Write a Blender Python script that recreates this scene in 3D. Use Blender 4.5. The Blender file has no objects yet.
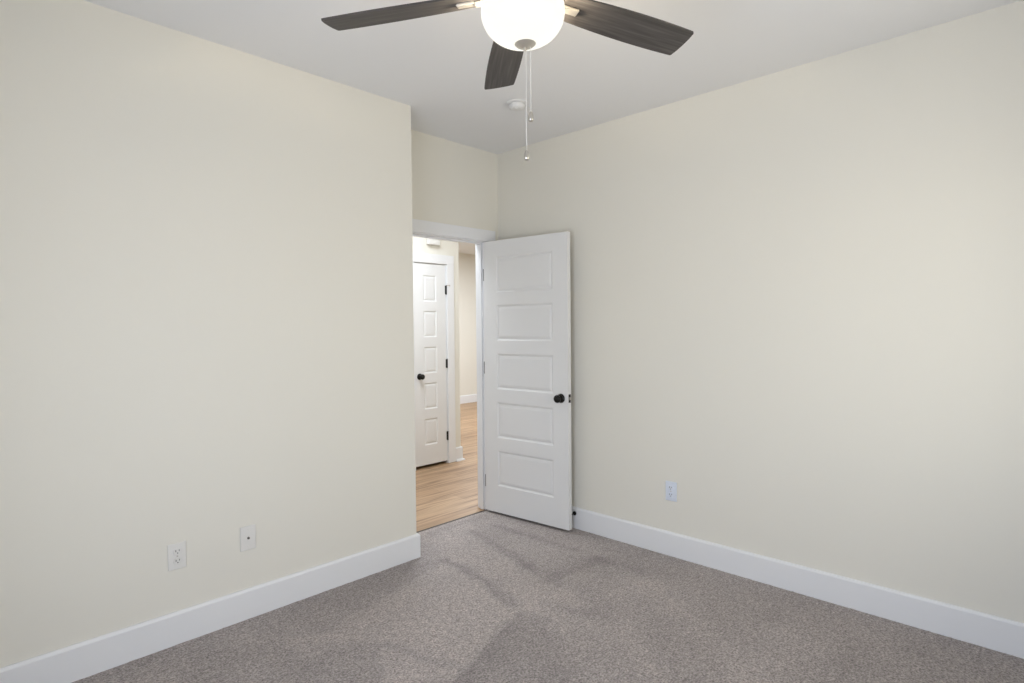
import bpy, bmesh, math, random
import numpy as np
from mathutils import Matrix, Vector
random.seed(4)
S = bpy.context.scene
C = S.collection
PI = math.pi

# ------------------------------------------------------------------ camera
H = 2.743                      # ceiling height
CAMZ = 1.4166
fw = Vector((0.722087, 0.691275, -0.026997))
rt = Vector((0.691332, -0.722485, -0.008653))
up = Vector((0.025486, 0.012415, 0.999598))
cd = bpy.data.cameras.new('camera')
cam = bpy.data.objects.new('camera', cd); C.objects.link(cam)
m = Matrix((rt, up, -fw)).transposed().to_4x4()
m.translation = Vector((0, 0, CAMZ))
cam.matrix_world = m
cd.sensor_fit = 'HORIZONTAL'; cd.sensor_width = 36.0
cd.lens = 589.54 / 1024 * 36.0
cd.clip_start = 0.02; cd.clip_end = 200
S.camera = cam

# ------------------------------------------------------------------ exposure, sky, daylight
S.view_settings.view_transform = 'Standard'
S.view_settings.look = 'None'
S.view_settings.gamma = 1.0
S.view_settings.use_curve_mapping = False
S.view_settings.exposure = 0.0

w = bpy.data.worlds.new('world'); S.world = w
w.use_nodes = True
nt = w.node_tree
sky = nt.nodes.new('ShaderNodeTexSky')
try:
    sky.sky_type = 'NISHITA'; sky.sun_disc = False
    sky.sun_elevation = math.radians(48); sky.sun_rotation = math.radians(120)
except Exception:
    pass
bg = nt.nodes['Background']; bg.inputs['Strength'].default_value = 0.1
nt.links.new(sky.outputs['Color'], bg.inputs['Color'])


def area(name, loc, direction, sx, sy, power, color, spread=PI):
    l = bpy.data.lights.new(name, 'AREA'); l.shape = 'RECTANGLE'
    l.size = sx; l.size_y = sy; l.energy = power; l.color = color
    l.spread = spread
    o = bpy.data.objects.new(name, l); C.objects.link(o)
    o.location = loc
    o.rotation_euler = Vector(direction).to_track_quat('-Z', 'Y').to_euler()
    return o

# room limits (camera stands at x=0, y=0)
XR, YL, YD, XC = 3.2535, 2.9095, 3.2546, 2.1764      # right wall, left wall, door wall, corner
XW, YB = -0.45, -0.36                                 # walls behind the camera
YH, XHC, YFAR = 4.710, 4.117, 8.13                    # hall wall, its corner, far wall
WT = 0.1005                                           # wall thickness
W1 = (0.00, 1.60, 0.45, 1.95)      # window in wall_west: y0,y1,z0,z1
W2 = (1.35, 2.85, 0.75, 2.15)      # unseen window in wall_rear, placed to brighten the door recess: x0,x1,z0,z1
area('window_daylight_west', (XW - 0.20, (W1[0]+W1[1])/2, (W1[2]+W1[3])/2), (1, 0.13, 0.10), 1.6, 1.5, 50, (0.855, 0.93, 1.09))
area('rear_window_fill', ((W2[0]+W2[1])/2, YB - 0.20, (W2[2]+W2[3])/2), (-0.04, 1, 0.12), 1.5, 1.4, 20, (1.0, 0.95, 0.84), math.radians(145))  # added fill at the unseen rear window, aimed to lift the recess
area('hall_fill_light', (2.9, 3.85, H - 0.03), (0, 0, -1), 0.7, 0.6, 34, (0.85, 0.91, 1.0))  # unseen area light added to brighten the hall, no fixture
area('hall_fill_light', (6.3, 5.9, H - 0.03), (0, 0, -1), 1.6, 1.6, 116, (0.86, 0.92, 1.0))  # second unseen fill, added to brighten the far end of the hall

# ------------------------------------------------------------------ materials


def mat(name, color, rough=0.5, metal=0.0, bump=0.0, bscale=200.0, var=0.0, vscale=3.0, emit=None, estr=0.0, spec=0.5):
    mt = bpy.data.materials.new(name); mt.use_nodes = True
    n = mt.node_tree.nodes; l = mt.node_tree.links
    b = n['Principled BSDF']
    b.inputs['Base Color'].default_value = (*color, 1)
    b.inputs['Roughness'].default_value = rough
    b.inputs['Metallic'].default_value = metal
    b.inputs['Specular IOR Level'].default_value = spec
    tc = n.new('ShaderNodeTexCoord')
    if var > 0:
        nz = n.new('ShaderNodeTexNoise'); nz.inputs['Scale'].default_value = vscale; nz.inputs['Detail'].default_value = 3
        l.new(tc.outputs['Object'], nz.inputs['Vector'])
        mx = n.new('ShaderNodeMix'); mx.data_type = 'RGBA'
        mx.inputs['A'].default_value = (*[c*(1-var) for c in color], 1)
        mx.inputs['B'].default_value = (*[min(1, c*(1+var)) for c in color], 1)
        l.new(nz.outputs['Fac'], mx.inputs['Factor'])
        l.new(mx.outputs['Result'], b.inputs['Base Color'])
    if bump > 0:
        nb = n.new('ShaderNodeTexNoise'); nb.inputs['Scale'].default_value = bscale; nb.inputs['Detail'].default_value = 4
        l.new(tc.outputs['Object'], nb.inputs['Vector'])
        bp = n.new('ShaderNodeBump'); bp.inputs['Strength'].default_value = bump; bp.inputs['Distance'].default_value = 0.002
        l.new(nb.outputs['Fac'], bp.inputs['Height'])
        l.new(bp.outputs['Normal'], b.inputs['Normal'])
    if emit:
        b.inputs['Emission Color'].default_value = (*emit, 1)
        b.inputs['Emission Strength'].default_value = estr
    return mt

M = {}
M['wall'] = mat('cream_wall_paint', (0.815, 0.79, 0.712), 0.75, bump=0.12, bscale=260, var=0.006, vscale=1.2, spec=0.25)
M['hallwall'] = mat('hall_wall_paint', (0.815, 0.79, 0.712), 0.75, bump=0.12, bscale=260, spec=0.25)
M['ceiling'] = mat('ceiling_paint', (0.85, 0.85, 0.85), 0.9, bump=0.15, bscale=180, spec=0.1)
M['trim'] = mat('white_trim_paint', (0.84, 0.845, 0.855), 0.38, bump=0.03, bscale=90, spec=0.4)
M['door'] = mat('white_door_paint', (0.80, 0.80, 0.795), 0.42, bump=0.05, bscale=120, spec=0.4)
M['black'] = mat('oil_rubbed_bronze', (0.012, 0.011, 0.010), 0.35, metal=0.6, var=0.1, vscale=40)
M['hinge'] = mat('dark_hinge_metal', (0.05, 0.048, 0.045), 0.4, metal=0.7, var=0.1, vscale=40)
M['nickel'] = mat('brushed_nickel', (0.62, 0.59, 0.54), 0.32, metal=1.0, bump=0.05, bscale=300)
M['bracket'] = mat('satin_nickel_bracket', (0.66, 0.62, 0.55), 0.42, metal=0.85, bump=0.03, bscale=300)
M['chain'] = mat('bead_chain_metal', (0.86, 0.85, 0.82), 0.4, metal=0.3, var=0.02, vscale=50)
M['plastic'] = mat('white_plastic', (0.80, 0.785, 0.75), 0.4, bump=0.02, bscale=60)
M['plastic_daylit'] = mat('daylit_white_plastic', (0.74, 0.79, 0.88), 0.35, bump=0.02, bscale=60)  # white plastic with the blue of the window daylight put into its colour
M['slot'] = mat('outlet_slot_grey', (0.16, 0.16, 0.155), 0.7, var=0.05)
M['detector'] = mat('detector_plastic', (0.78, 0.78, 0.77), 0.5, bump=0.02, bscale=60)
M['jack'] = mat('dull_jack_metal', (0.16, 0.15, 0.14), 0.4, metal=0.8, var=0.05)
M['cord'] = mat('grey_rubber', (0.08, 0.08, 0.08), 0.6, var=0.05)
M['globe'] = mat('lit_opal_glass', (0.12, 0.12, 0.11), 0.25, emit=(1.0, 0.985, 0.90), estr=0.97)
M['strip'] = mat('dark_gap_strip', (0.06, 0.042, 0.03), 0.6, var=0.15, vscale=8)  # dark colour imitates the shade in the gap at the carpet edge

# window pane: mostly see-through with a faint reflection
g = bpy.data.materials.new('window_glass'); g.use_nodes = True
n = g.node_tree.nodes; l = g.node_tree.links
n.remove(n['Principled BSDF'])
tr = n.new('ShaderNodeBsdfTransparent'); gl = n.new('ShaderNodeBsdfGlossy'); gl.inputs['Roughness'].default_value = 0.02
mx = n.new('ShaderNodeMixShader'); mx.inputs[0].default_value = 0.05
l.new(tr.outputs[0], mx.inputs[1]); l.new(gl.outputs[0], mx.inputs[2]); l.new(mx.outputs[0], n['Material Output'].inputs['Surface'])
M['glass'] = g

# carpet: speckled yarn tufts; the brushed-nap direction comes from the mesh attribute "nap"
cp = bpy.data.materials.new('taupe_cut_pile_carpet'); cp.use_nodes = True
n = cp.node_tree.nodes; l = cp.node_tree.links
b = n['Principled BSDF']; b.inputs['Roughness'].default_value = 0.95; b.inputs['Specular IOR Level'].default_value = 0.1
b.inputs['Sheen Weight'].default_value = 0.15; b.inputs['Sheen Roughness'].default_value = 0.5
tc = n.new('ShaderNodeTexCoord')


def noise(scale, detail=2.0, rough=0.5):
    q = n.new('ShaderNodeTexNoise'); q.inputs['Scale'].default_value = scale
    q.inputs['Detail'].default_value = detail; q.inputs['Roughness'].default_value = rough
    l.new(tc.outputs['Object'], q.inputs['Vector']); return q


def ramp(src, stops):
    r = n.new('ShaderNodeValToRGB')
    e = r.color_ramp.elements
    e[0].position, e[0].color = stops[0][0], (*stops[0][1], 1)
    e[1].position, e[1].color = stops[-1][0], (*stops[-1][1], 1)
    for p, c in stops[1:-1]:
        k = e.new(p); k.color = (*c, 1)
    l.new(src, r.inputs['Fac']); return r


def mul(a, bb, fac=1.0):
    q = n.new('ShaderNodeMix'); q.data_type = 'RGBA'; q.blend_type = 'MULTIPLY'
    q.inputs['Factor'].default_value = fac
    l.new(a, q.inputs['A']); l.new(bb, q.inputs['B']); return q.outputs['Result']

sp = ramp(noise(105, 3, 0.75).outputs['Fac'], [(0.32, (0.17, 0.148, 0.14)), (0.5, (0.39, 0.355, 0.345)), (0.70, (0.66, 0.60, 0.58))])
med = ramp(noise(34, 3, 0.6).outputs['Fac'], [(0.3, (0.80, 0.80, 0.80)), (0.7, (1.16, 1.16, 1.16))])
big = ramp(noise(2.6, 3, 0.55).outputs['Fac'], [(0.32, (0.95, 0.945, 0.94)), (0.68, (1.04, 1.035, 1.03))])
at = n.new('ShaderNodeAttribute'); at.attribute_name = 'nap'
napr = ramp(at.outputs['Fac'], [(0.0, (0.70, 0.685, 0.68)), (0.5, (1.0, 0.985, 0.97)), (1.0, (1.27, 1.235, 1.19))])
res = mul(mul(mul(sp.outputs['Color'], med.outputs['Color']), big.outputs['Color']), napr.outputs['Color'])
l.new(res, b.inputs['Base Color'])
bp = n.new('ShaderNodeBump'); bp.inputs['Strength'].default_value = 0.9; bp.inputs['Distance'].default_value = 0.006
l.new(noise(150, 3, 0.7).outputs['Fac'], bp.inputs['Height']); l.new(bp.outputs['Normal'], b.inputs['Normal'])
M['carpet'] = cp

# oak planks running along x
wd = bpy.data.materials.new('oak_plank_floor'); wd.use_nodes = True
n = wd.node_tree.nodes; l = wd.node_tree.links
b = n['Principled BSDF']; b.inputs['Roughness'].default_value = 0.42
tc = n.new('ShaderNodeTexCoord')
br = n.new('ShaderNodeTexBrick'); br.offset = 0.37
br.inputs['Color1'].default_value = (0.36, 0.225, 0.125, 1); br.inputs['Color2'].default_value = (0.46, 0.305, 0.18, 1)
br.inputs['Mortar'].default_value = (0.24, 0.15, 0.09, 1)
br.inputs['Scale'].default_value = 1.0; br.inputs['Mortar Size'].default_value = 0.0016
br.inputs['Brick Width'].default_value = 1.22; br.inputs['Row Height'].default_value = 0.18
l.new(tc.outputs['Object'], br.inputs['Vector'])
mp = n.new('ShaderNodeMapping'); mp.inputs['Scale'].default_value = (0.9, 18, 1)
l.new(tc.outputs['Object'], mp.inputs['Vector'])
nz = n.new('ShaderNodeTexNoise'); nz.inputs['Scale'].default_value = 1.6; nz.inputs['Detail'].default_value = 6; nz.inputs['Distortion'].default_value = 0.8
l.new(mp.outputs['Vector'], nz.inputs['Vector'])
gr = ramp(nz.outputs['Fac'], [(0.33, (0.50, 0.44, 0.38)), (0.43, (0.86, 0.84, 0.82)), (0.52, (1.0, 0.99, 0.98)), (0.72, (1.22, 1.22, 1.22))])
l.new(mul(br.outputs['Color'], gr.outputs['Color']), b.inputs['Base Color'])
M['oak'] = wd

# dark stained blade wood, grain along the blade (local x)
bw = bpy.data.materials.new('dark_wood_blade'); bw.use_nodes = True
n = bw.node_tree.nodes; l = bw.node_tree.links
b = n['Principled BSDF']; b.inputs['Roughness'].default_value = 0.5; b.inputs['Specular IOR Level'].default_value = 0.35
tc = n.new('ShaderNodeTexCoord')
mp = n.new('ShaderNodeMapping'); mp.inputs['Scale'].default_value = (3, 60, 60)
l.new(tc.outputs['Object'], mp.inputs['Vector'])
nz = n.new('ShaderNodeTexNoise'); nz.inputs['Scale'].default_value = 1.6; nz.inputs['Detail'].default_value = 5; nz.inputs['Distortion'].default_value = 0.4
l.new(mp.outputs['Vector'], nz.inputs['Vector'])
gr = ramp(nz.outputs['Fac'], [(0.3, (0.052, 0.046, 0.042)), (0.55, (0.082, 0.073, 0.067)), (0.75, (0.12, 0.108, 0.099))])
l.new(gr.outputs['Color'], b.inputs['Base Color'])
M['blade'] = bw

# ------------------------------------------------------------------ mesh helpers


def box(bm, x0, x1, y0, y1, z0, z1):
    v = [bm.verts.new(p) for p in ((x0, y0, z0), (x1, y0, z0), (x1, y1, z0), (x0, y1, z0), (x0, y0, z1), (x1, y0, z1), (x1, y1, z1), (x0, y1, z1))]
    for f in ((0, 3, 2, 1), (4, 5, 6, 7), (0, 1, 5, 4), (1, 2, 6, 5), (2, 3, 7, 6), (3, 0, 4, 7)):
        bm.faces.new([v[i] for i in f])


def rbox(bm, x0, x1, y0, y1, z0, z1, r=0.002, seg=2):
    t = bmesh.new(); box(t, x0, x1, y0, y1, z0, z1)
    bmesh.ops.bevel(t, geom=t.edges[:], offset=r, segments=seg, affect='EDGES', profile=0.7)
    merge(bm, t)


def merge(bm, t, mtx=None):
    if mtx is not None:
        bmesh.ops.transform(t, matrix=mtx, verts=t.verts)
    mp_ = {}
    for v in t.verts:
        mp_[v] = bm.verts.new(v.co)
    for f in t.faces:
        bm.faces.new([mp_[v] for v in f.verts])
    t.free()


def lathe(bm, prof, seg=40, mtx=None, cap=True):
    """revolve (r, z) profile about z"""
    t = bmesh.new()
    rings = []
    for r, z in prof:
        if r < 1e-6:
            rings.append([t.verts.new((0, 0, z))])
        else:
            rings.append([t.verts.new((r*math.cos(2*PI*i/seg), r*math.sin(2*PI*i/seg), z)) for i in range(seg)])
    for a, bb in zip(rings, rings[1:]):
        for i in range(seg):
            j = (i+1) % seg
            if len(a) == 1 and len(bb) == 1:
                continue
            if len(a) == 1:
                t.faces.new((a[0], bb[j], bb[i]))
            elif len(bb) == 1:
                t.faces.new((a[i], a[j], bb[0]))
            else:
                t.faces.new((a[i], a[j], bb[j], bb[i]))
    if cap:
        for rg in (rings[0], rings[-1]):
            if len(rg) > 1:
                try:
                    t.faces.new(rg)
                except ValueError:
                    pass
    bmesh.ops.recalc_face_normals(t, faces=t.faces)
    merge(bm, t, mtx)


def obj(name, bm, mt, parent=None, smooth=None, recalc=True, world=False):
    if recalc:
        bmesh.ops.recalc_face_normals(bm, faces=bm.faces)
    me = bpy.data.meshes.new(name); bm.to_mesh(me); bm.free()
    me.materials.append(mt)
    if smooth is not None:
        me.shade_smooth()
        me.set_sharp_from_angle(angle=math.radians(smooth))
    o = bpy.data.objects.new(name, me); C.objects.link(o)
    if parent:
        o.parent = parent
    return o


def struct(name, bm, mt, parent=None, **k):
    o = obj(name, bm, mt, parent, **k)
    if parent is None:
        o['kind'] = 'structure'
    return o


def tag(o, label, cat, group=None):
    o['label'] = label; o['category'] = cat
    if group:
        o['group'] = group
    return o


def thing(name, label, cat, loc, rot=(0, 0, 0), group=None):
    o = bpy.data.objects.new(name, None); C.objects.link(o)
    o.location = loc; o.rotation_euler = rot; o.empty_display_size = 0.05
    return tag(o, label, cat, group)

NB = bmesh.new

# ------------------------------------------------------------------ floor with brushed nap
A_ = [(2.082, 1.989), (1.491, 1.773), (1.296, 1.984), (1.485, 2.19), (1.231, 2.525), (1.839, 2.611), (2.254, 2.714)]
B_ = [(2.391, 3.104), (2.834, 3.149), (2.728, 2.93), (2.547, 2.308), (2.391, 1.747), (2.116, 1.953), (2.274, 2.738)]
DK = [(2.10, 2.08), (1.40, 1.90), (1.10, 1.45), (1.55, 1.0), (1.88, 1.45), (2.12, 1.80)]
EDGE = [(1.30, 2.88), (1.30, 2.70), (1.839, 2.66), (2.12, 2.80), (2.12, 2.88)]
D_ = [(2.117, 2.799), (2.254, 2.714), (2.179, 2.426), (1.98, 2.45), (1.93, 2.62)]
STREAK = [((2.274, 2.738), (2.159, 2.061), 0.045, -0.42), ((2.70, 2.98), (2.547, 2.308), 0.04, -0.40), ((2.905, 2.914), (2.923, 2.264), 0.035, -0.30),
          ((2.569, 2.098), (2.898, 2.056), 0.06, -0.28), ((2.898, 2.056), (2.934, 1.802), 0.05, -0.2), ((2.547, 2.308), (2.45, 2.02), 0.035, -0.25),
          ((1.485, 2.19), (1.585, 1.833), 0.03, -0.22), ((1.216, 2.542), (1.203, 2.377), 0.04, 0.25), ((2.25, 1.95), (2.35, 1.62), 0.05, -0.25),
          ((2.05, 1.955), (1.5, 1.745), 0.045, -0.12), ((2.36, 1.60), (2.05, 1.20), 0.06, 0.12), ((2.85, 1.65), (2.3, 0.9), 0.07, 0.10), ((2.6, 1.6), (1.9, 0.85), 0.05, -0.08)]
x0, x1, y0, y1 = XW - 0.02, XR + 0.02, YB - 0.02, YD - 0.003
stp = 0.01
nx = int((x1 - x0)/stp) + 1; ny = int((y1 - y0)/stp) + 1
gx = np.linspace(x0, x1, nx); gy = np.linspace(y0, y1, ny)
GX, GY = np.meshgrid(gx, gy, indexing='ij')
rng = np.random.default_rng(3)


def smooth_noise(k):
    a = rng.normal(size=(nx//k + 3, ny//k + 3))
    fx = np.linspace(0, a.shape[0]-1.001, nx); fy = np.linspace(0, a.shape[1]-1.001, ny)
    ix = fx.astype(int); iy = fy.astype(int); tx = (fx-ix)[:, None]; ty = (fy-iy)[None]
    tx = tx*tx*(3-2*tx); ty = ty*ty*(3-2*ty)
    return (a[ix][:, iy]*(1-tx)*(1-ty)+a[ix+1][:, iy]*tx*(1-ty)+a[ix][:, iy+1]*(1-tx)*ty+a[ix+1][:, iy+1]*tx*ty)
WX = GX + 0.014*smooth_noise(4)*0.6 + 0.012*smooth_noise(20); WY = GY + 0.014*smooth_noise(4)*0.6 + 0.012*smooth_noise(20)


def sdist(poly):
    """signed distance, positive inside"""
    d = np.full(GX.shape, 1e9); inside = np.zeros(GX.shape, bool)
    for (ax, ay), (bx, by) in zip(poly, poly[1:] + poly[:1]):
        ex, ey = bx-ax, by-ay
        t = np.clip(((WX-ax)*ex+(WY-ay)*ey)/(ex*ex+ey*ey), 0, 1)
        d = np.minimum(d, np.hypot(WX-ax-t*ex, WY-ay-t*ey))
        c = ((ay > WY) != (by > WY)) & (WX < (bx-ax)*(WY-ay)/((by-ay) if abs(by-ay) > 1e-9 else 1e-9)+ax)
        inside ^= c
    return np.where(inside, d, -d)


def region(poly, soft): return np.clip(sdist(poly)/soft*0.5+0.5, 0, 1)
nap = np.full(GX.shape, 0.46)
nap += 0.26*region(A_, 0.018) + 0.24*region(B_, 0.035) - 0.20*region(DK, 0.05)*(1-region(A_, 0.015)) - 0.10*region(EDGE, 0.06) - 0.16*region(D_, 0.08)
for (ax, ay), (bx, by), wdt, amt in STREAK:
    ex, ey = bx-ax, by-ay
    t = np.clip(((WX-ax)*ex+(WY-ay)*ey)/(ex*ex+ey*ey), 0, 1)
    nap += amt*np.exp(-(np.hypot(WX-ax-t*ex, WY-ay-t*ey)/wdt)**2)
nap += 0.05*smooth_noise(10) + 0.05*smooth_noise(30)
nap += 0.30*np.clip((GY - YD + 0.055)/0.03, 0, 1)*((GX > 2.34) & (GX < 3.05))   # lighter carpet fringe at the doorway
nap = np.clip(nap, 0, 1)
zz = 0.0010*smooth_noise(2)*np.clip((YD - 0.05 - GY)/0.05, 0, 1)
me = bpy.data.meshes.new('floor')
verts = np.stack([GX.ravel(), GY.ravel(), zz.ravel()], 1)
idx = np.arange(nx*ny).reshape(nx, ny)
q = np.stack([idx[:-1, :-1].ravel(), idx[1:, :-1].ravel(), idx[1:, 1:].ravel(), idx[:-1, 1:].ravel()], 1)
me.from_pydata(verts.tolist(), [], q.tolist())
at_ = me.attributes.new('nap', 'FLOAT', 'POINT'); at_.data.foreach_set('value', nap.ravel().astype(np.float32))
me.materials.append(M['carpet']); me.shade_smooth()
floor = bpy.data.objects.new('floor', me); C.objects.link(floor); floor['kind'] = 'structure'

bm = NB(); box(bm, 1.0, 9.7, YD + 0.018, YFAR + 0.1, -0.08, -0.006)
struct('floor_hall', bm, M['oak'])
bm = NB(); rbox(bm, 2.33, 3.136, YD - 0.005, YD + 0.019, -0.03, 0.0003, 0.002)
struct('trim_3', bm, M['strip'])  # painted dark line in place of the shaded carpet edge gap

# ------------------------------------------------------------------ ceiling and walls
bm = NB(); box(bm, XW - 0.15, 9.75, YB - 0.15, YFAR + 0.15, H, H + 0.08)
struct('ceiling', bm, M['ceiling'])

ZB = -0.08
bm = NB(); box(bm, XW - WT, XC, YL, YD + WT, ZB, H)
struct('wall_left', bm, M['wall'])
JX0, JX1, JZ = 2.348, 3.116, 2.051         # clear opening of the doorway
bm = NB()
box(bm, XC, JX0 - 0.02, YD, YD + WT, ZB, H)
box(bm, JX1 + 0.02, XR, YD, YD + WT, ZB, H)
box(bm, JX0 - 0.02, JX1 + 0.02, YD, YD + WT, JZ + 0.02, H)
struct('wall_front', bm, M['wall'])
bm = NB(); box(bm, XR, XR + WT, YB - WT, YD + WT, ZB, H)
struct('wall_right', bm, M['wall'])
bm = NB()                                           # wall_west with its window hole
a0, a1, b0, b1 = W1
box(bm, XW - WT, XW, YB - WT, a0, ZB, H); box(bm, XW - WT, XW, a1, YL, ZB, H)
box(bm, XW - WT, XW, a0, a1, ZB, b0); box(bm, XW - WT, XW, a0, a1, b1, H)
struct('wall_west', bm, M['wall'])
bm = NB()
a0, a1, b0, b1 = W2
box(bm, XW, a0, YB - WT, YB, ZB, H); box(bm, a1, XR, YB - WT, YB, ZB, H)
box(bm, a0, a1, YB - WT, YB, ZB, b0); box(bm, a0, a1, YB - WT, YB, b1, H)
struct('wall_rear', bm, M['wall'])
bm = NB(); box(bm, XR + WT, 9.6, YD, YD + WT, ZB, H); struct('wall_hall_near', bm, M['hallwall'])
bm = NB(); box(bm, 1.0, 1.1, YD + WT, YH + WT, ZB, H); struct('wall_hall_left', bm, M['hallwall'])
DX1 = 3.938; DW2 = 0.415; DX0 = DX1 - DW2           # closet door in the hall
bm = NB()
box(bm, 1.1, DX0 - 0.022, YH, YH + WT, ZB, H); box(bm, DX1 + 0.022, XHC, YH, YH + WT, ZB, H)
box(bm, DX0 - 0.022, DX1 + 0.022, YH, YH + WT, 2.07, H)
box(bm, XHC - WT, XHC, YH + WT, YFAR, ZB, H)
box(bm, DX0 - 0.3, XHC - WT, YH + 0.7, YH + 0.75, ZB, H); box(bm, DX0 - 0.35, DX0 - 0.3, YH + WT, YH + 0.75, ZB, H)
struct('wall_hall_back', bm, M['hallwall'])
bm = NB(); box(bm, XHC - WT, 9.6, YFAR, YFAR + 0.1, ZB, H); struct('wall_hall_far', bm, M['hallwall'])
bm = NB(); box(bm, 9.5, 9.6, YD + WT, YFAR, ZB, H); struct('wall_hall_right', bm, M['hallwall'])

# windows behind the camera


def window(name, cx, cy, rz, wdt, z0, z1):
    """built in a local frame: x along the wall, +y into the room"""
    h = z1 - z0
    bm = NB()
    for s in (-1, 1):
        xs = sorted((s*(wdt/2 - 0.05), s*wdt/2)); rbox(bm, *xs, -0.10, -0.03, 0, h)
    rbox(bm, -wdt/2 + 0.05, wdt/2 - 0.05, -0.10, -0.03, 0, 0.05); rbox(bm, -wdt/2 + 0.05, wdt/2 - 0.05, -0.10, -0.03, h - 0.05, h)
    rbox(bm, -wdt/2 + 0.05, wdt/2 - 0.05, -0.085, -0.045, h/2 - 0.025, h/2 + 0.025)
    o = struct(name, bm, M['trim'])
    o.location = (cx, cy, z0); o.rotation_euler.z = rz
    bm = NB(); box(bm, -wdt/2 + 0.05, wdt/2 - 0.05, -0.068, -0.062, 0.05, h - 0.05); obj('pane', bm, M['glass'], o)
    bm = NB(); rbox(bm, -wdt/2 - 0.1, wdt/2 + 0.1, 0.001, 0.045, -0.03, 0.0, 0.004); obj('window_sill', bm, M['trim'], o)
    bm = NB()
    for s in (-1, 1):
        xs = sorted((s*wdt/2, s*(wdt/2 + 0.09))); rbox(bm, *xs, 0.001, 0.018, 0.001, h + 0.09)
    rbox(bm, -wdt/2, wdt/2, 0.001, 0.018, h, h + 0.09); obj('window_casing', bm, M['trim'], o)
window('window_1', XW, (W1[0]+W1[1])/2, -PI/2, W1[1]-W1[0], W1[2], W1[3])
window('window_2', (W2[0]+W2[1])/2, YB, 0, W2[1]-W2[0], W2[2], W2[3])  # unseen window, position chosen to light the recess

# ------------------------------------------------------------------ baseboards
HB, TB = 0.1458, 0.0161


def base_profile(t=TB, h=HB):
    return [(0, 0), (t, 0), (t, h - 0.012), (t - 0.003, h - 0.006), (t - 0.0075, h), (0, h)]


def base_run(bm, pts, prof, side=1):
    """sweep profile along a 2-D polyline (room lies on the left for side=1), mitred"""
    n_ = len(pts); rings = []
    P2 = [Vector(p) for p in pts]
    for i in range(n_):
        ds = []
        if i > 0: ds.append((P2[i]-P2[i-1]).normalized())
        if i < n_-1: ds.append((P2[i+1]-P2[i]).normalized())
        ns = [Vector((-d.y, d.x))*side for d in ds]
        nn = ns[0] if len(ns) == 1 else (ns[0]+ns[1])/(1+ns[0].dot(ns[1]))
        rings.append([bm.verts.new((P2[i].x+nn.x*o_, P2[i].y+nn.y*o_, z)) for o_, z in prof])
    k = len(prof)
    for a, bb in zip(rings, rings[1:]):
        for i in range(k):
            j = (i+1) % k
            bm.faces.new((a[i], a[j], bb[j], bb[i]))
    bm.faces.new(rings[0]); bm.faces.new(rings[-1])

CASW = 0.085
e = 0.0006
CL0, CL1 = JX0 - 0.006 - CASW, JX1 + 0.006 + CASW
bm = NB(); base_run(bm, [(XW + e, YL - e), (XC + e, YL - e), (XC + e, YD - e), (CL0 - 0.002, YD - e)], base_profile(), -1)
struct('baseboard_left', bm, M['trim'])
bm = NB(); base_run(bm, [(CL1 + 0.002, YD - e), (XR - e, YD - e), (XR - e, YB + e), (XW + TB + 0.002, YB + e)], base_profile(), -1)
struct('baseboard_right', bm, M['trim'])
bm = NB(); base_run(bm, [(XW + e, YB + e), (XW + e, YL - TB - 0.002)], base_profile(), -1)
struct('baseboard_west', bm, M['trim'])
HC1 = DX1 + 0.008 + 0.09
hp = [(o_, z - 0.006) for o_, z in base_profile(0.016, 0.145)]
shoe = [(0.016, -0.006), (0.034, -0.006), (0.033, 0.002), (0.028, 0.010), (0.016, 0.014)]
bm = NB(); base_run(bm, [(HC1 + 0.001, YH - e), (XHC + e, YH - e), (XHC + e, YFAR - 0.03)], hp, -1)
bt = struct('baseboard_hall', bm, M['trim'])
bm = NB(); base_run(bm, [(HC1 + 0.001, YH - e), (XHC + e, YH - e), (XHC + e, YFAR - 0.04)], shoe, -1)
obj('shoe_moulding', bm, M['trim'], bt)
bm = NB(); base_run(bm, [(1.1 + e, YH - e), (DX0 - 0.008 - 0.09 - 0.001, YH - e)], hp, -1)
struct('baseboard_hall_left', bm, M['trim'])
bm = NB(); base_run(bm, [(XHC + 0.018, YFAR - e), (9.49, YFAR - e)], hp, -1)
struct('baseboard_far', bm, M['trim'])

# ------------------------------------------------------------------ doorway jamb and casings
bm = NB()
box(bm, JX0 - 0.02, JX0, YD - 0.0005, YD + WT + 0.0005, -0.003, JZ + 0.02)
box(bm, JX1, JX1 + 0.02, YD - 0.0005, YD + WT + 0.0005, -0.003, JZ + 0.02)
box(bm, JX0, JX1, YD - 0.0005, YD + WT + 0.0005, JZ, JZ + 0.02)
# door stops on the jamb
box(bm, JX0, JX0 + 0.011, YD + 0.040, YD + 0.075, -0.003, JZ - 0.011)
box(bm, JX1 - 0.011, JX1, YD + 0.040, YD + 0.075, -0.003, JZ - 0.011)
box(bm, JX0, JX1, YD + 0.040, YD + 0.075, JZ - 0.011, JZ)
jamb = struct('trim_1', bm, M['trim'])


def casing(name, xa, xb, ztop, yface, out, wdt, z0):
    """flat casing round an opening; out = -1 stands towards -y"""
    ys = sorted((yface + out*0.0006, yface + out*0.018))
    bm = NB()
    rbox(bm, xa - 0.006 - wdt, xa - 0.006, *ys, z0, ztop + 0.006, 0.0025)
    rbox(bm, xb + 0.006, xb + 0.006 + wdt, *ys, z0, ztop + 0.006, 0.0025)
    rbox(bm, xa - 0.006 - wdt, xb + 0.006 + wdt, *ys, ztop + 0.006, ztop + 0.006 + wdt, 0.0025)
    return struct(name, bm, M['trim'])
casing('trim_2', JX0, JX1, JZ, YD, -1, CASW, 0.001)
casing('trim_4', JX0, JX1, JZ, YD + WT, 1, CASW, -0.006)

# ------------------------------------------------------------------ doors
ZPAN = [(0.220, 0.484), (0.5825, 0.8465), (0.945, 1.209), (1.3075, 1.5715), (1.664, 1.928)]


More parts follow.
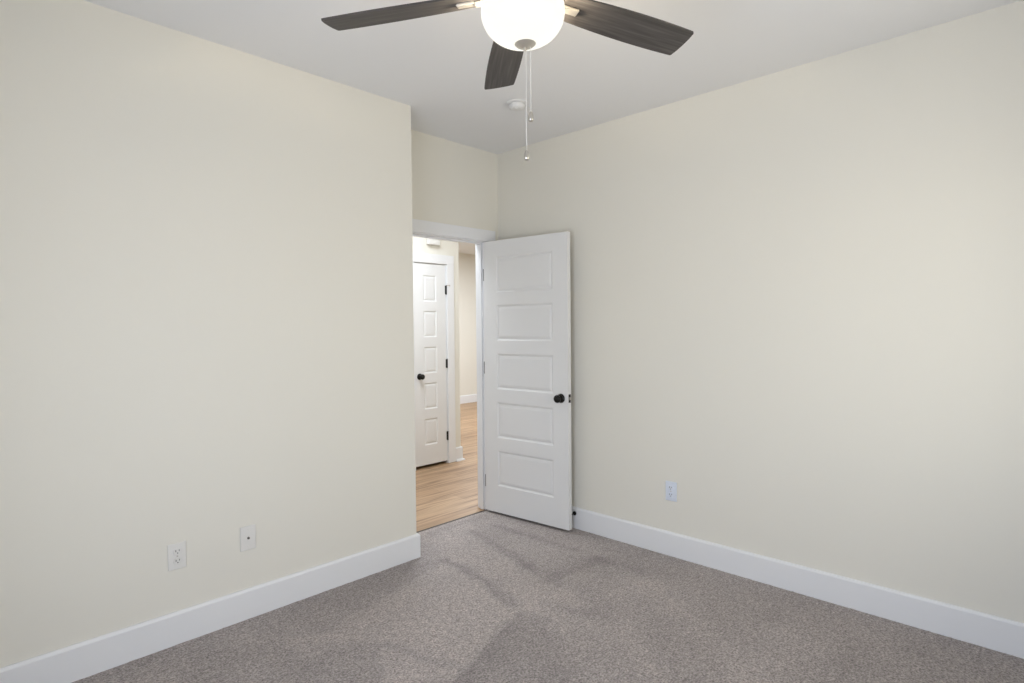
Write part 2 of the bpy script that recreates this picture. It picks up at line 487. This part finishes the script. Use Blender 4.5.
def slab_mesh(Wd, zt, zb, th, px0, px1, zs):
    """panel door in local frame: x from hinge, faces at y=0 (front, towards -y) and y=th"""
    bm = NB()
    xs = [0, px0, px1, Wd]; zc = [zb] + [z for p in zs for z in p] + [zt]
    rings = [(0.0, 0.0), (0.004, 0.0035), (0.011, 0.0075), (0.016, 0.008), (0.022, 0.0045), (0.034, 0.0020)]
    for face in (0, 1):
        def P(x, z, d): return bm.verts.new((x, d if face == 0 else th - d, z))
        for i in range(3):
            for j in range(len(zc)-1):
                xa, xb, za, zb_ = xs[i], xs[i+1], zc[j], zc[j+1]
                if i == 1 and j % 2 == 1:
                    prev = None
                    for inset, dep in rings:
                        cur = [P(xa+inset, za+inset, dep), P(xb-inset, za+inset, dep), P(xb-inset, zb_-inset, dep), P(xa+inset, zb_-inset, dep)]
                        if prev:
                            for k in range(4):
                                bm.faces.new((prev[k], prev[(k+1) % 4], cur[(k+1) % 4], cur[k]))
                        prev = cur
                    bm.faces.new(prev)
                else:
                    bm.faces.new((P(xa, za, 0), P(xb, za, 0), P(xb, zb_, 0), P(xa, zb_, 0)))
    # rim, sharing the cut lines so every edge meets
    for x in (0, Wd):
        for j in range(len(zc)-1):
            bm.faces.new([bm.verts.new(p) for p in ((x, 0, zc[j]), (x, th, zc[j]), (x, th, zc[j+1]), (x, 0, zc[j+1]))])
    for z in (zc[0], zc[-1]):
        for i in range(3):
            bm.faces.new([bm.verts.new(p) for p in ((xs[i], 0, z), (xs[i+1], 0, z), (xs[i+1], th, z), (xs[i], th, z))])
    bmesh.ops.remove_doubles(bm, verts=bm.verts, dist=1e-5)
    bmesh.ops.recalc_face_normals(bm, faces=bm.faces)
    return bm

KNOB = [(0, 0.062), (0.010, 0.0615), (0.019, 0.059), (0.0255, 0.053), (0.0275, 0.046), (0.0255, 0.039), (0.019, 0.033), (0.0125, 0.029), (0.0115, 0.020), (0.0125, 0.010)]
ROSE = [(0.0125, 0.0145), (0.018, 0.0135), (0.026, 0.0105), (0.031, 0.006), (0.032, 0.0006)]


def knob(parent, x, y, z, out):
    mtx = Matrix.Translation((x, y, z)) @ Matrix.Rotation(PI/2 if out < 0 else -PI/2, 4, 'X')
    bm = NB(); lathe(bm, KNOB, 32, mtx); k = obj('door_knob', bm, M['black'], parent, smooth=50)
    bm = NB(); lathe(bm, ROSE, 32, mtx); obj('rose', bm, M['black'], k, smooth=50)

# the open bedroom door: local x runs from the hinge edge, local -y is the face towards the camera
TH = 0.035
DW1 = 0.7578
d1 = obj('door_1', slab_mesh(DW1, 2.0461, 0.0178, TH, 0.122, 0.634, ZPAN), M['door']); d1['kind'] = 'structure'
d1.location = (3.0777, 3.2347, 0)
# open direction e=(0.0754,-0.9972); local -y must face -x
d1.rotation_euler.z = math.atan2(-0.99716, 0.07530)
# after this rotation local +y points to +x side (back face)
knob(d1, 0.699, 0.0, 0.917, -1); knob(d1, 0.699, TH, 0.917, 1)
bm = NB(); rbox(bm, DW1 - 0.001, DW1 + 0.0012, 0.005, 0.030, 0.889, 0.946, 0.0006, 1); lp = obj('latch_plate', bm, M['black'], d1)
bm = NB(); rbox(bm, DW1 + 0.0004, DW1 + 0.010, 0.0105, 0.0245, 0.908, 0.927, 0.002, 2); obj('latch_bolt', bm, M['nickel'], lp, smooth=40)
for z in (1.80, 1.10, 0.24):
    bm = NB(); rbox(bm, -0.0065, 0.0005, 0.0005, TH + 0.002, z - 0.045, z + 0.045, 0.0006, 1)
    t = NB(); lathe(t, [(0, -0.047), (0.0058, -0.045), (0.0058, 0.045), (0, 0.047)], 14)
    merge(bm, t, Matrix.Translation((-0.003, TH + 0.006, z)))
    obj('hinge', bm, M['hinge'], d1)

# narrow closet door in the hall, hinge edge on the right; local x runs left from the hinge
d2 = obj('door_2', slab_mesh(DW2 - 0.006, 2.044, 0.022, TH, 0.122, 0.290, ZPAN), M['door']); d2['kind'] = 'structure'
d2.location = (DX1 - 0.003, YH + TH + 0.0005, 0); d2.rotation_euler.z = PI   # local y=TH is the hall face
knob(d2, 0.346, TH, 0.916, 1)
for i, z in enumerate((1.79, 1.03, 0.28)):
    bm = NB()
    lathe(bm, [(0, -0.050), (0.004, -0.047), (0.0075, -0.045), (0.0075, 0.045), (0.004, 0.047), (0, 0.050)], 16, Matrix.Translation((-0.002, TH + 0.007, z)))
    rbox(bm, -0.0028, 0.010, TH + 0.0004, TH + 0.0035, z - 0.044, z + 0.044, 0.0006, 1)
    hg = obj('hinge', bm, M['hinge'], d2, smooth=40)
    if i == 0:
        bm = NB()
        t = NB(); lathe(t, [(0.004, 0), (0.004, 0.03), (0.009, 0.031), (0.009, 0.038), (0, 0.040)], 14)
        merge(bm, t, Matrix.Translation((-0.004, TH + 0.016, z + 0.046)) @ Matrix.Rotation(-PI/2, 4, 'Y'))
        obj('hinge_pin_stop', bm, M['nickel'], hg, smooth=40)
# closet jamb + casing
bm = NB()
box(bm, DX0 - 0.022, DX0 - 0.003, YH - 0.0005, YH + WT, -0.006, 2.068); box(bm, DX1 + 0.001, DX1 + 0.022, YH - 0.0005, YH + WT, -0.006, 2.068)
box(bm, DX0 - 0.003, DX1 + 0.001, YH - 0.0005, YH + WT, 2.048, 2.068)
struct('trim_5', bm, M['trim'])
casing('trim_6', DX0, DX1, 2.048, YH, -1, 0.09, -0.006)

# ------------------------------------------------------------------ ceiling fan
cx, cy = 1.407, 1.2959
fan = thing('ceiling_fan', 'dark wood ceiling fan with a glowing opal globe and two pull chains', 'ceiling fan', (cx, cy, H))
ZH = 2.4771 - H            # blade plane at the hub
bm = NB(); lathe(bm, [(0.0, -0.058), (0.030, -0.058), (0.052, -0.048), (0.066, -0.028), (0.070, -0.006), (0.070, -0.0008), (0, -0.0008)], 40)
obj('canopy', bm, M['nickel'], fan, smooth=40)
bm = NB(); lathe(bm, [(0.0135, -0.155), (0.0135, -0.05)], 20); obj('downrod', bm, M['nickel'], fan, smooth=40)
bm = NB(); lathe(bm, [(0, -0.128), (0.035, -0.130), (0.075, -0.145), (0.100, -0.170), (0.108, -0.200), (0.106, -0.232), (0.095, -0.252), (0.088, -0.262), (0.088, -0.276), (0, -0.276)], 48)
obj('motor_housing', bm, M['nickel'], fan, smooth=35)
off = Vector((rt.x, rt.y)).normalized()*0.007
bm = NB(); lathe(bm, [(0, -0.2765), (0.052, -0.2765), (0.052, -0.300), (0.034, -0.306), (0.012, -0.310), (0.008, -0.420), (0, -0.420)], 40, Matrix.Translation((off.x, off.y, 0)))
obj('light_fitter', bm, M['nickel'], fan, smooth=35)
prof = []
GA, GC, GZ = 0.134, 0.101, 2.416 - H
for i in range(31):
    t = -PI/2 + (PI/2 + 0.20)*i/30
    prof.append((GA*max(0, math.cos(t))**0.86 if i else 0.0, GZ + GC*math.sin(t)))
bm = NB(); lathe(bm, prof + [(prof[-1][0] - 0.004, prof[-1][1])] + [(max(0, r_ - 0.004) if r_ > 0.004 else 0.0, z_ + 0.004) for r_, z_ in reversed(prof[:-1])], 64, Matrix.Translation((off.x, off.y, 0)), cap=False)
obj('light_globe', bm, M['globe'], fan, smooth=60)
for k in range(3):                                    # the bulbs in the open-topped bowl
    pl = bpy.data.lights.new('fan_bulb', 'POINT'); pl.energy = 9.0; pl.color = (1.0, 0.86, 0.66); pl.shadow_soft_size = 0.022
    po = bpy.data.objects.new('fan_bulb', pl); C.objects.link(po)
    po.location = (cx + off.x + 0.06*math.cos(2.1*k + 0.4), cy + off.y + 0.06*math.sin(2.1*k + 0.4), H - 0.322)
zb = GZ - GC
bm = NB(); lathe(bm, [(0, zb - 0.020), (0.0045, zb - 0.019), (0.006, zb - 0.015), (0.005, zb - 0.011), (0.012, zb - 0.0085), (0.027, zb - 0.004), (0.036, zb + 0.004), (0.034, zb + 0.009), (0, zb + 0.009)], 36, Matrix.Translation((off.x + 0.004, off.y - 0.004, 0)))
obj('finial', bm, M['bracket'], fan, smooth=50)


def half_w(r):
    k = (0.2, 0.45, 0.66); y = (0.0563, 0.0684, 0.0649)
    s = 0
    for i in range(3):
        a, bb = k[(i+1) % 3], k[(i+2) % 3]
        s += y[i]*(r-a)*(r-bb)/((k[i]-a)*(k[i]-bb))
    return s
bm = NB()
outl = []
R0, R1 = 0.135, 0.6612
N = 24
for i in range(N+1):
    r = R0 + (R1 - 0.006 - R0)*i/N
    outl.append((r, half_w(r)))
hw = half_w(R1)
outl += [(R1 - 0.002, hw - 0.002), (R1 - 0.0005, hw - 0.006), (R1 + 0.003, hw*0.5), (R1 + 0.004, 0)]
full = outl + [(r, -s) for r, s in reversed(outl[:-1])]
ths = 0.003
top = [bm.verts.new((r, s, ths)) for r, s in full]; bot = [bm.verts.new((r, s, -ths)) for r, s in full]
bm.faces.new(top); bm.faces.new(list(reversed(bot)))
for i in range(len(full)):
    j = (i+1) % len(full); bm.faces.new((top[i], bot[i], bot[j], top[j]))
blade0 = obj('blade', bm, M['blade'], fan)
bm = NB()                                             # blade arm, under the blade
t = NB(); box(t, 0.075, 0.150, -0.013, 0.013, -0.016, -0.0065); merge(bm, t)
t = NB(); box(t, 0.150, 0.212, -0.015, 0.015, -0.0125, -0.0032); bmesh.ops.bevel(t, geom=t.edges[:], offset=0.003, segments=2, affect='EDGES'); merge(bm, t)
arm0 = obj('blade_arm', bm, M['bracket'], blade0)
PHI, DROOP, TW = -0.3669, 0.0481, -0.2126
for k in range(5):
    if k == 0:
        bl, ar = blade0, arm0
    else:
        bl = blade0.copy(); C.objects.link(bl); bl.parent = fan
        ar = arm0.copy(); C.objects.link(ar); ar.parent = bl
    bl.matrix_basis = Matrix.Translation((0, 0, ZH)) @ Matrix.Rotation(PHI + k*2*PI/5, 4, 'Z') @ Matrix.Rotation(DROOP, 4, 'Y') @ Matrix.Rotation(TW, 4, 'X')


def pull_chain(wx, wy, ztop, zend, label):
    lx, ly = wx - cx, wy - cy
    bm = NB()
    z = ztop
    while z > zend + 0.006:
        t = NB(); bmesh.ops.create_icosphere(t, subdivisions=1, radius=0.0018); merge(bm, t, Matrix.Translation((lx, ly, z - H))); z -= 0.0044
    lathe(bm, [(0.0008, zend - H), (0.0008, ztop - H)], 6, Matrix.Translation((lx, ly, 0)))
    ch = obj('pull_chain', bm, M['chain'], fan, smooth=60)
    ch['label'] = label
    bm = NB(); f = 0.032
    lathe(bm, [(0, f), (0.0040, f - 0.0005), (0.0055, f - 0.003), (0.0078, f - 0.010), (0.0088, 0.012), (0.0088, 0.006), (0.0065, 0.0010), (0, 0)], 20, Matrix.Translation((lx, ly, zend - f - H)))
    obj('pull_fob', bm, M['nickel'], ch, smooth=60)
c2 = Vector((cx + off.x, cy + off.y))
pull_chain(1.4284, 1.2747, 2.330, 2.103, 'shorter pull chain, hanging on the right')
pull_chain(c2.x + 0.006, c2.y - 0.006, 2.297, 1.979, 'longer pull chain, hanging from the finial')

# ------------------------------------------------------------------ smoke detector
sd = thing('smoke_detector', 'round white smoke detector on the ceiling beyond the fan', 'smoke detector', (2.592, 2.424, H))
bm = NB(); lathe(bm, [(0, -0.010), (0.056, -0.010), (0.062, -0.006), (0.063, -0.0006), (0, -0.0006)], 48); obj('base_plate', bm, M['detector'], sd, smooth=35)
bm = NB(); lathe(bm, [(0, -0.040), (0.030, -0.0395), (0.040, -0.036), (0.046, -0.028), (0.048, -0.018), (0.048, -0.0135), (0.044, -0.012), (0.044, -0.0105), (0, -0.0105)], 48)
cov = obj('detector_cover', bm, M['detector'], sd, smooth=35)
bm = NB(); lathe(bm, [(0, -0.043), (0.006, -0.0425), (0.0065, -0.0385)], 20, Matrix.Translation((-0.015, -0.010, 0))); obj('test_button', bm, M['detector'], cov, smooth=40)

# ------------------------------------------------------------------ wall plates (local frame: plate on y=0, facing -y)


def duplex_outlet(label, loc, rz, mt):
    t_ = thing('wall_outlet', label, 'wall outlet', loc, (0, 0, rz), 'duplex outlets low on the walls')
    bm = NB(); rbox(bm, -0.0375, 0.0375, -0.0065, -0.0006, -0.059, 0.059, 0.003, 3)
    obj('cover_plate', bm, mt, t_, smooth=40)
    for zc in (0.0215, -0.0215):
        bm = NB()
        t = NB(); lathe(t, [(0, 0.0105), (0.0160, 0.0105), (0.0172, 0.0090), (0.0172, 0.004)], 32, Matrix.Rotation(PI/2, 4, 'X'))
        for v in t.verts:
            v.co.z = max(-0.0132, min(0.0132, v.co.z))
        merge(bm, t, Matrix.Translation((0, 0, zc)))
        r = obj('receptacle', bm, mt, t_, smooth=40)
        bm = NB()
        box(bm, -0.0085, -0.0055, -0.0112, -0.0100, zc - 0.001, zc + 0.0085); box(bm, 0.0055, 0.0080, -0.0112, -0.0100, zc + 0.0005, zc + 0.0085)
        lathe(bm, [(0.0028, 0.0112), (0, 0.0112)], 12, Matrix.Translation((0, 0, zc - 0.0065)) @ Matrix.Rotation(PI/2, 4, 'X'))
        obj('slot', bm, M['slot'], r)
    bm = NB(); lathe(bm, [(0, 0.0082), (0.0028, 0.0078), (0.0036, 0.0062)], 16, Matrix.Rotation(PI/2, 4, 'X')); obj('screw', bm, M['nickel'], t_, smooth=40)
    return t_
duplex_outlet('white duplex outlet low on the left wall, left of the cable plate', (0.848, YL, 0.395), 0, M['plastic'])
duplex_outlet('white duplex outlet low on the right wall beside the open door', (XR, 1.776, 0.3965), -PI/2, M['plastic_daylit'])
t_ = thing('cable_wall_plate', 'white wall plate with one dark round jack on the left wall', 'wall plate', (1.162, YL, 0.393))
bm = NB(); rbox(bm, -0.0375, 0.0375, -0.0065, -0.0006, -0.059, 0.059, 0.003, 3); obj('cover_plate', bm, M['plastic'], t_, smooth=40)
bm = NB(); lathe(bm, [(0.0062, 0.0062), (0.0062, 0.0085), (0.0046, 0.0090), (0.0046, 0.0150), (0, 0.0150)], 6, Matrix.Rotation(PI/2, 4, 'X')); obj('cable_jack', bm, M['jack'], t_)
for z in (0.042, -0.042):
    bm = NB(); lathe(bm, [(0, 0.0082), (0.0028, 0.0078), (0.0036, 0.0062)], 16, Matrix.Translation((0, 0, z)) @ Matrix.Rotation(PI/2, 4, 'X')); obj('screw', bm, M['plastic'], t_, smooth=40)

# ------------------------------------------------------------------ rigid door stop on the right baseboard, pointing at the door
ds = thing('door_stop', 'small black door stop on the right baseboard behind the open door', 'door stop', (XR - TB - 0.0007, 2.507, 0.107), (0, -PI/2, 0))
bm = NB(); lathe(bm, [(0, 0.0), (0.0135, 0.0), (0.0145, 0.003), (0.0125, 0.008), (0.0075, 0.011), (0, 0.011)], 28); obj('base', bm, M['black'], ds, smooth=40)
bm = NB(); lathe(bm, [(0, 0.0105), (0.0042, 0.0105), (0.0042, 0.052), (0, 0.052)], 16); obj('rod', bm, M['black'], ds, smooth=40)
bm = NB(); lathe(bm, [(0, 0.0515), (0.008, 0.0515), (0.0085, 0.056), (0.0075, 0.062), (0, 0.064)], 20); obj('bumper', bm, M['cord'], ds, smooth=40)

# ------------------------------------------------------------------ door chime in the hall, above the closet door
ch = thing('door_chime', 'white box chime on the hall wall above the closet door', 'door chime', (3.755, YH, 2.235))
bm = NB(); rbox(bm, -0.060, 0.060, -0.010, -0.0006, 0.004, 0.186, 0.002, 2); obj('mounting_plate', bm, M['plastic'], ch, smooth=40)
bm = NB(); rbox(bm, -0.068, 0.068, -0.056, -0.0102, 0.0, 0.190, 0.005, 3); obj('cover', bm, M['plastic'], ch, smooth=40)
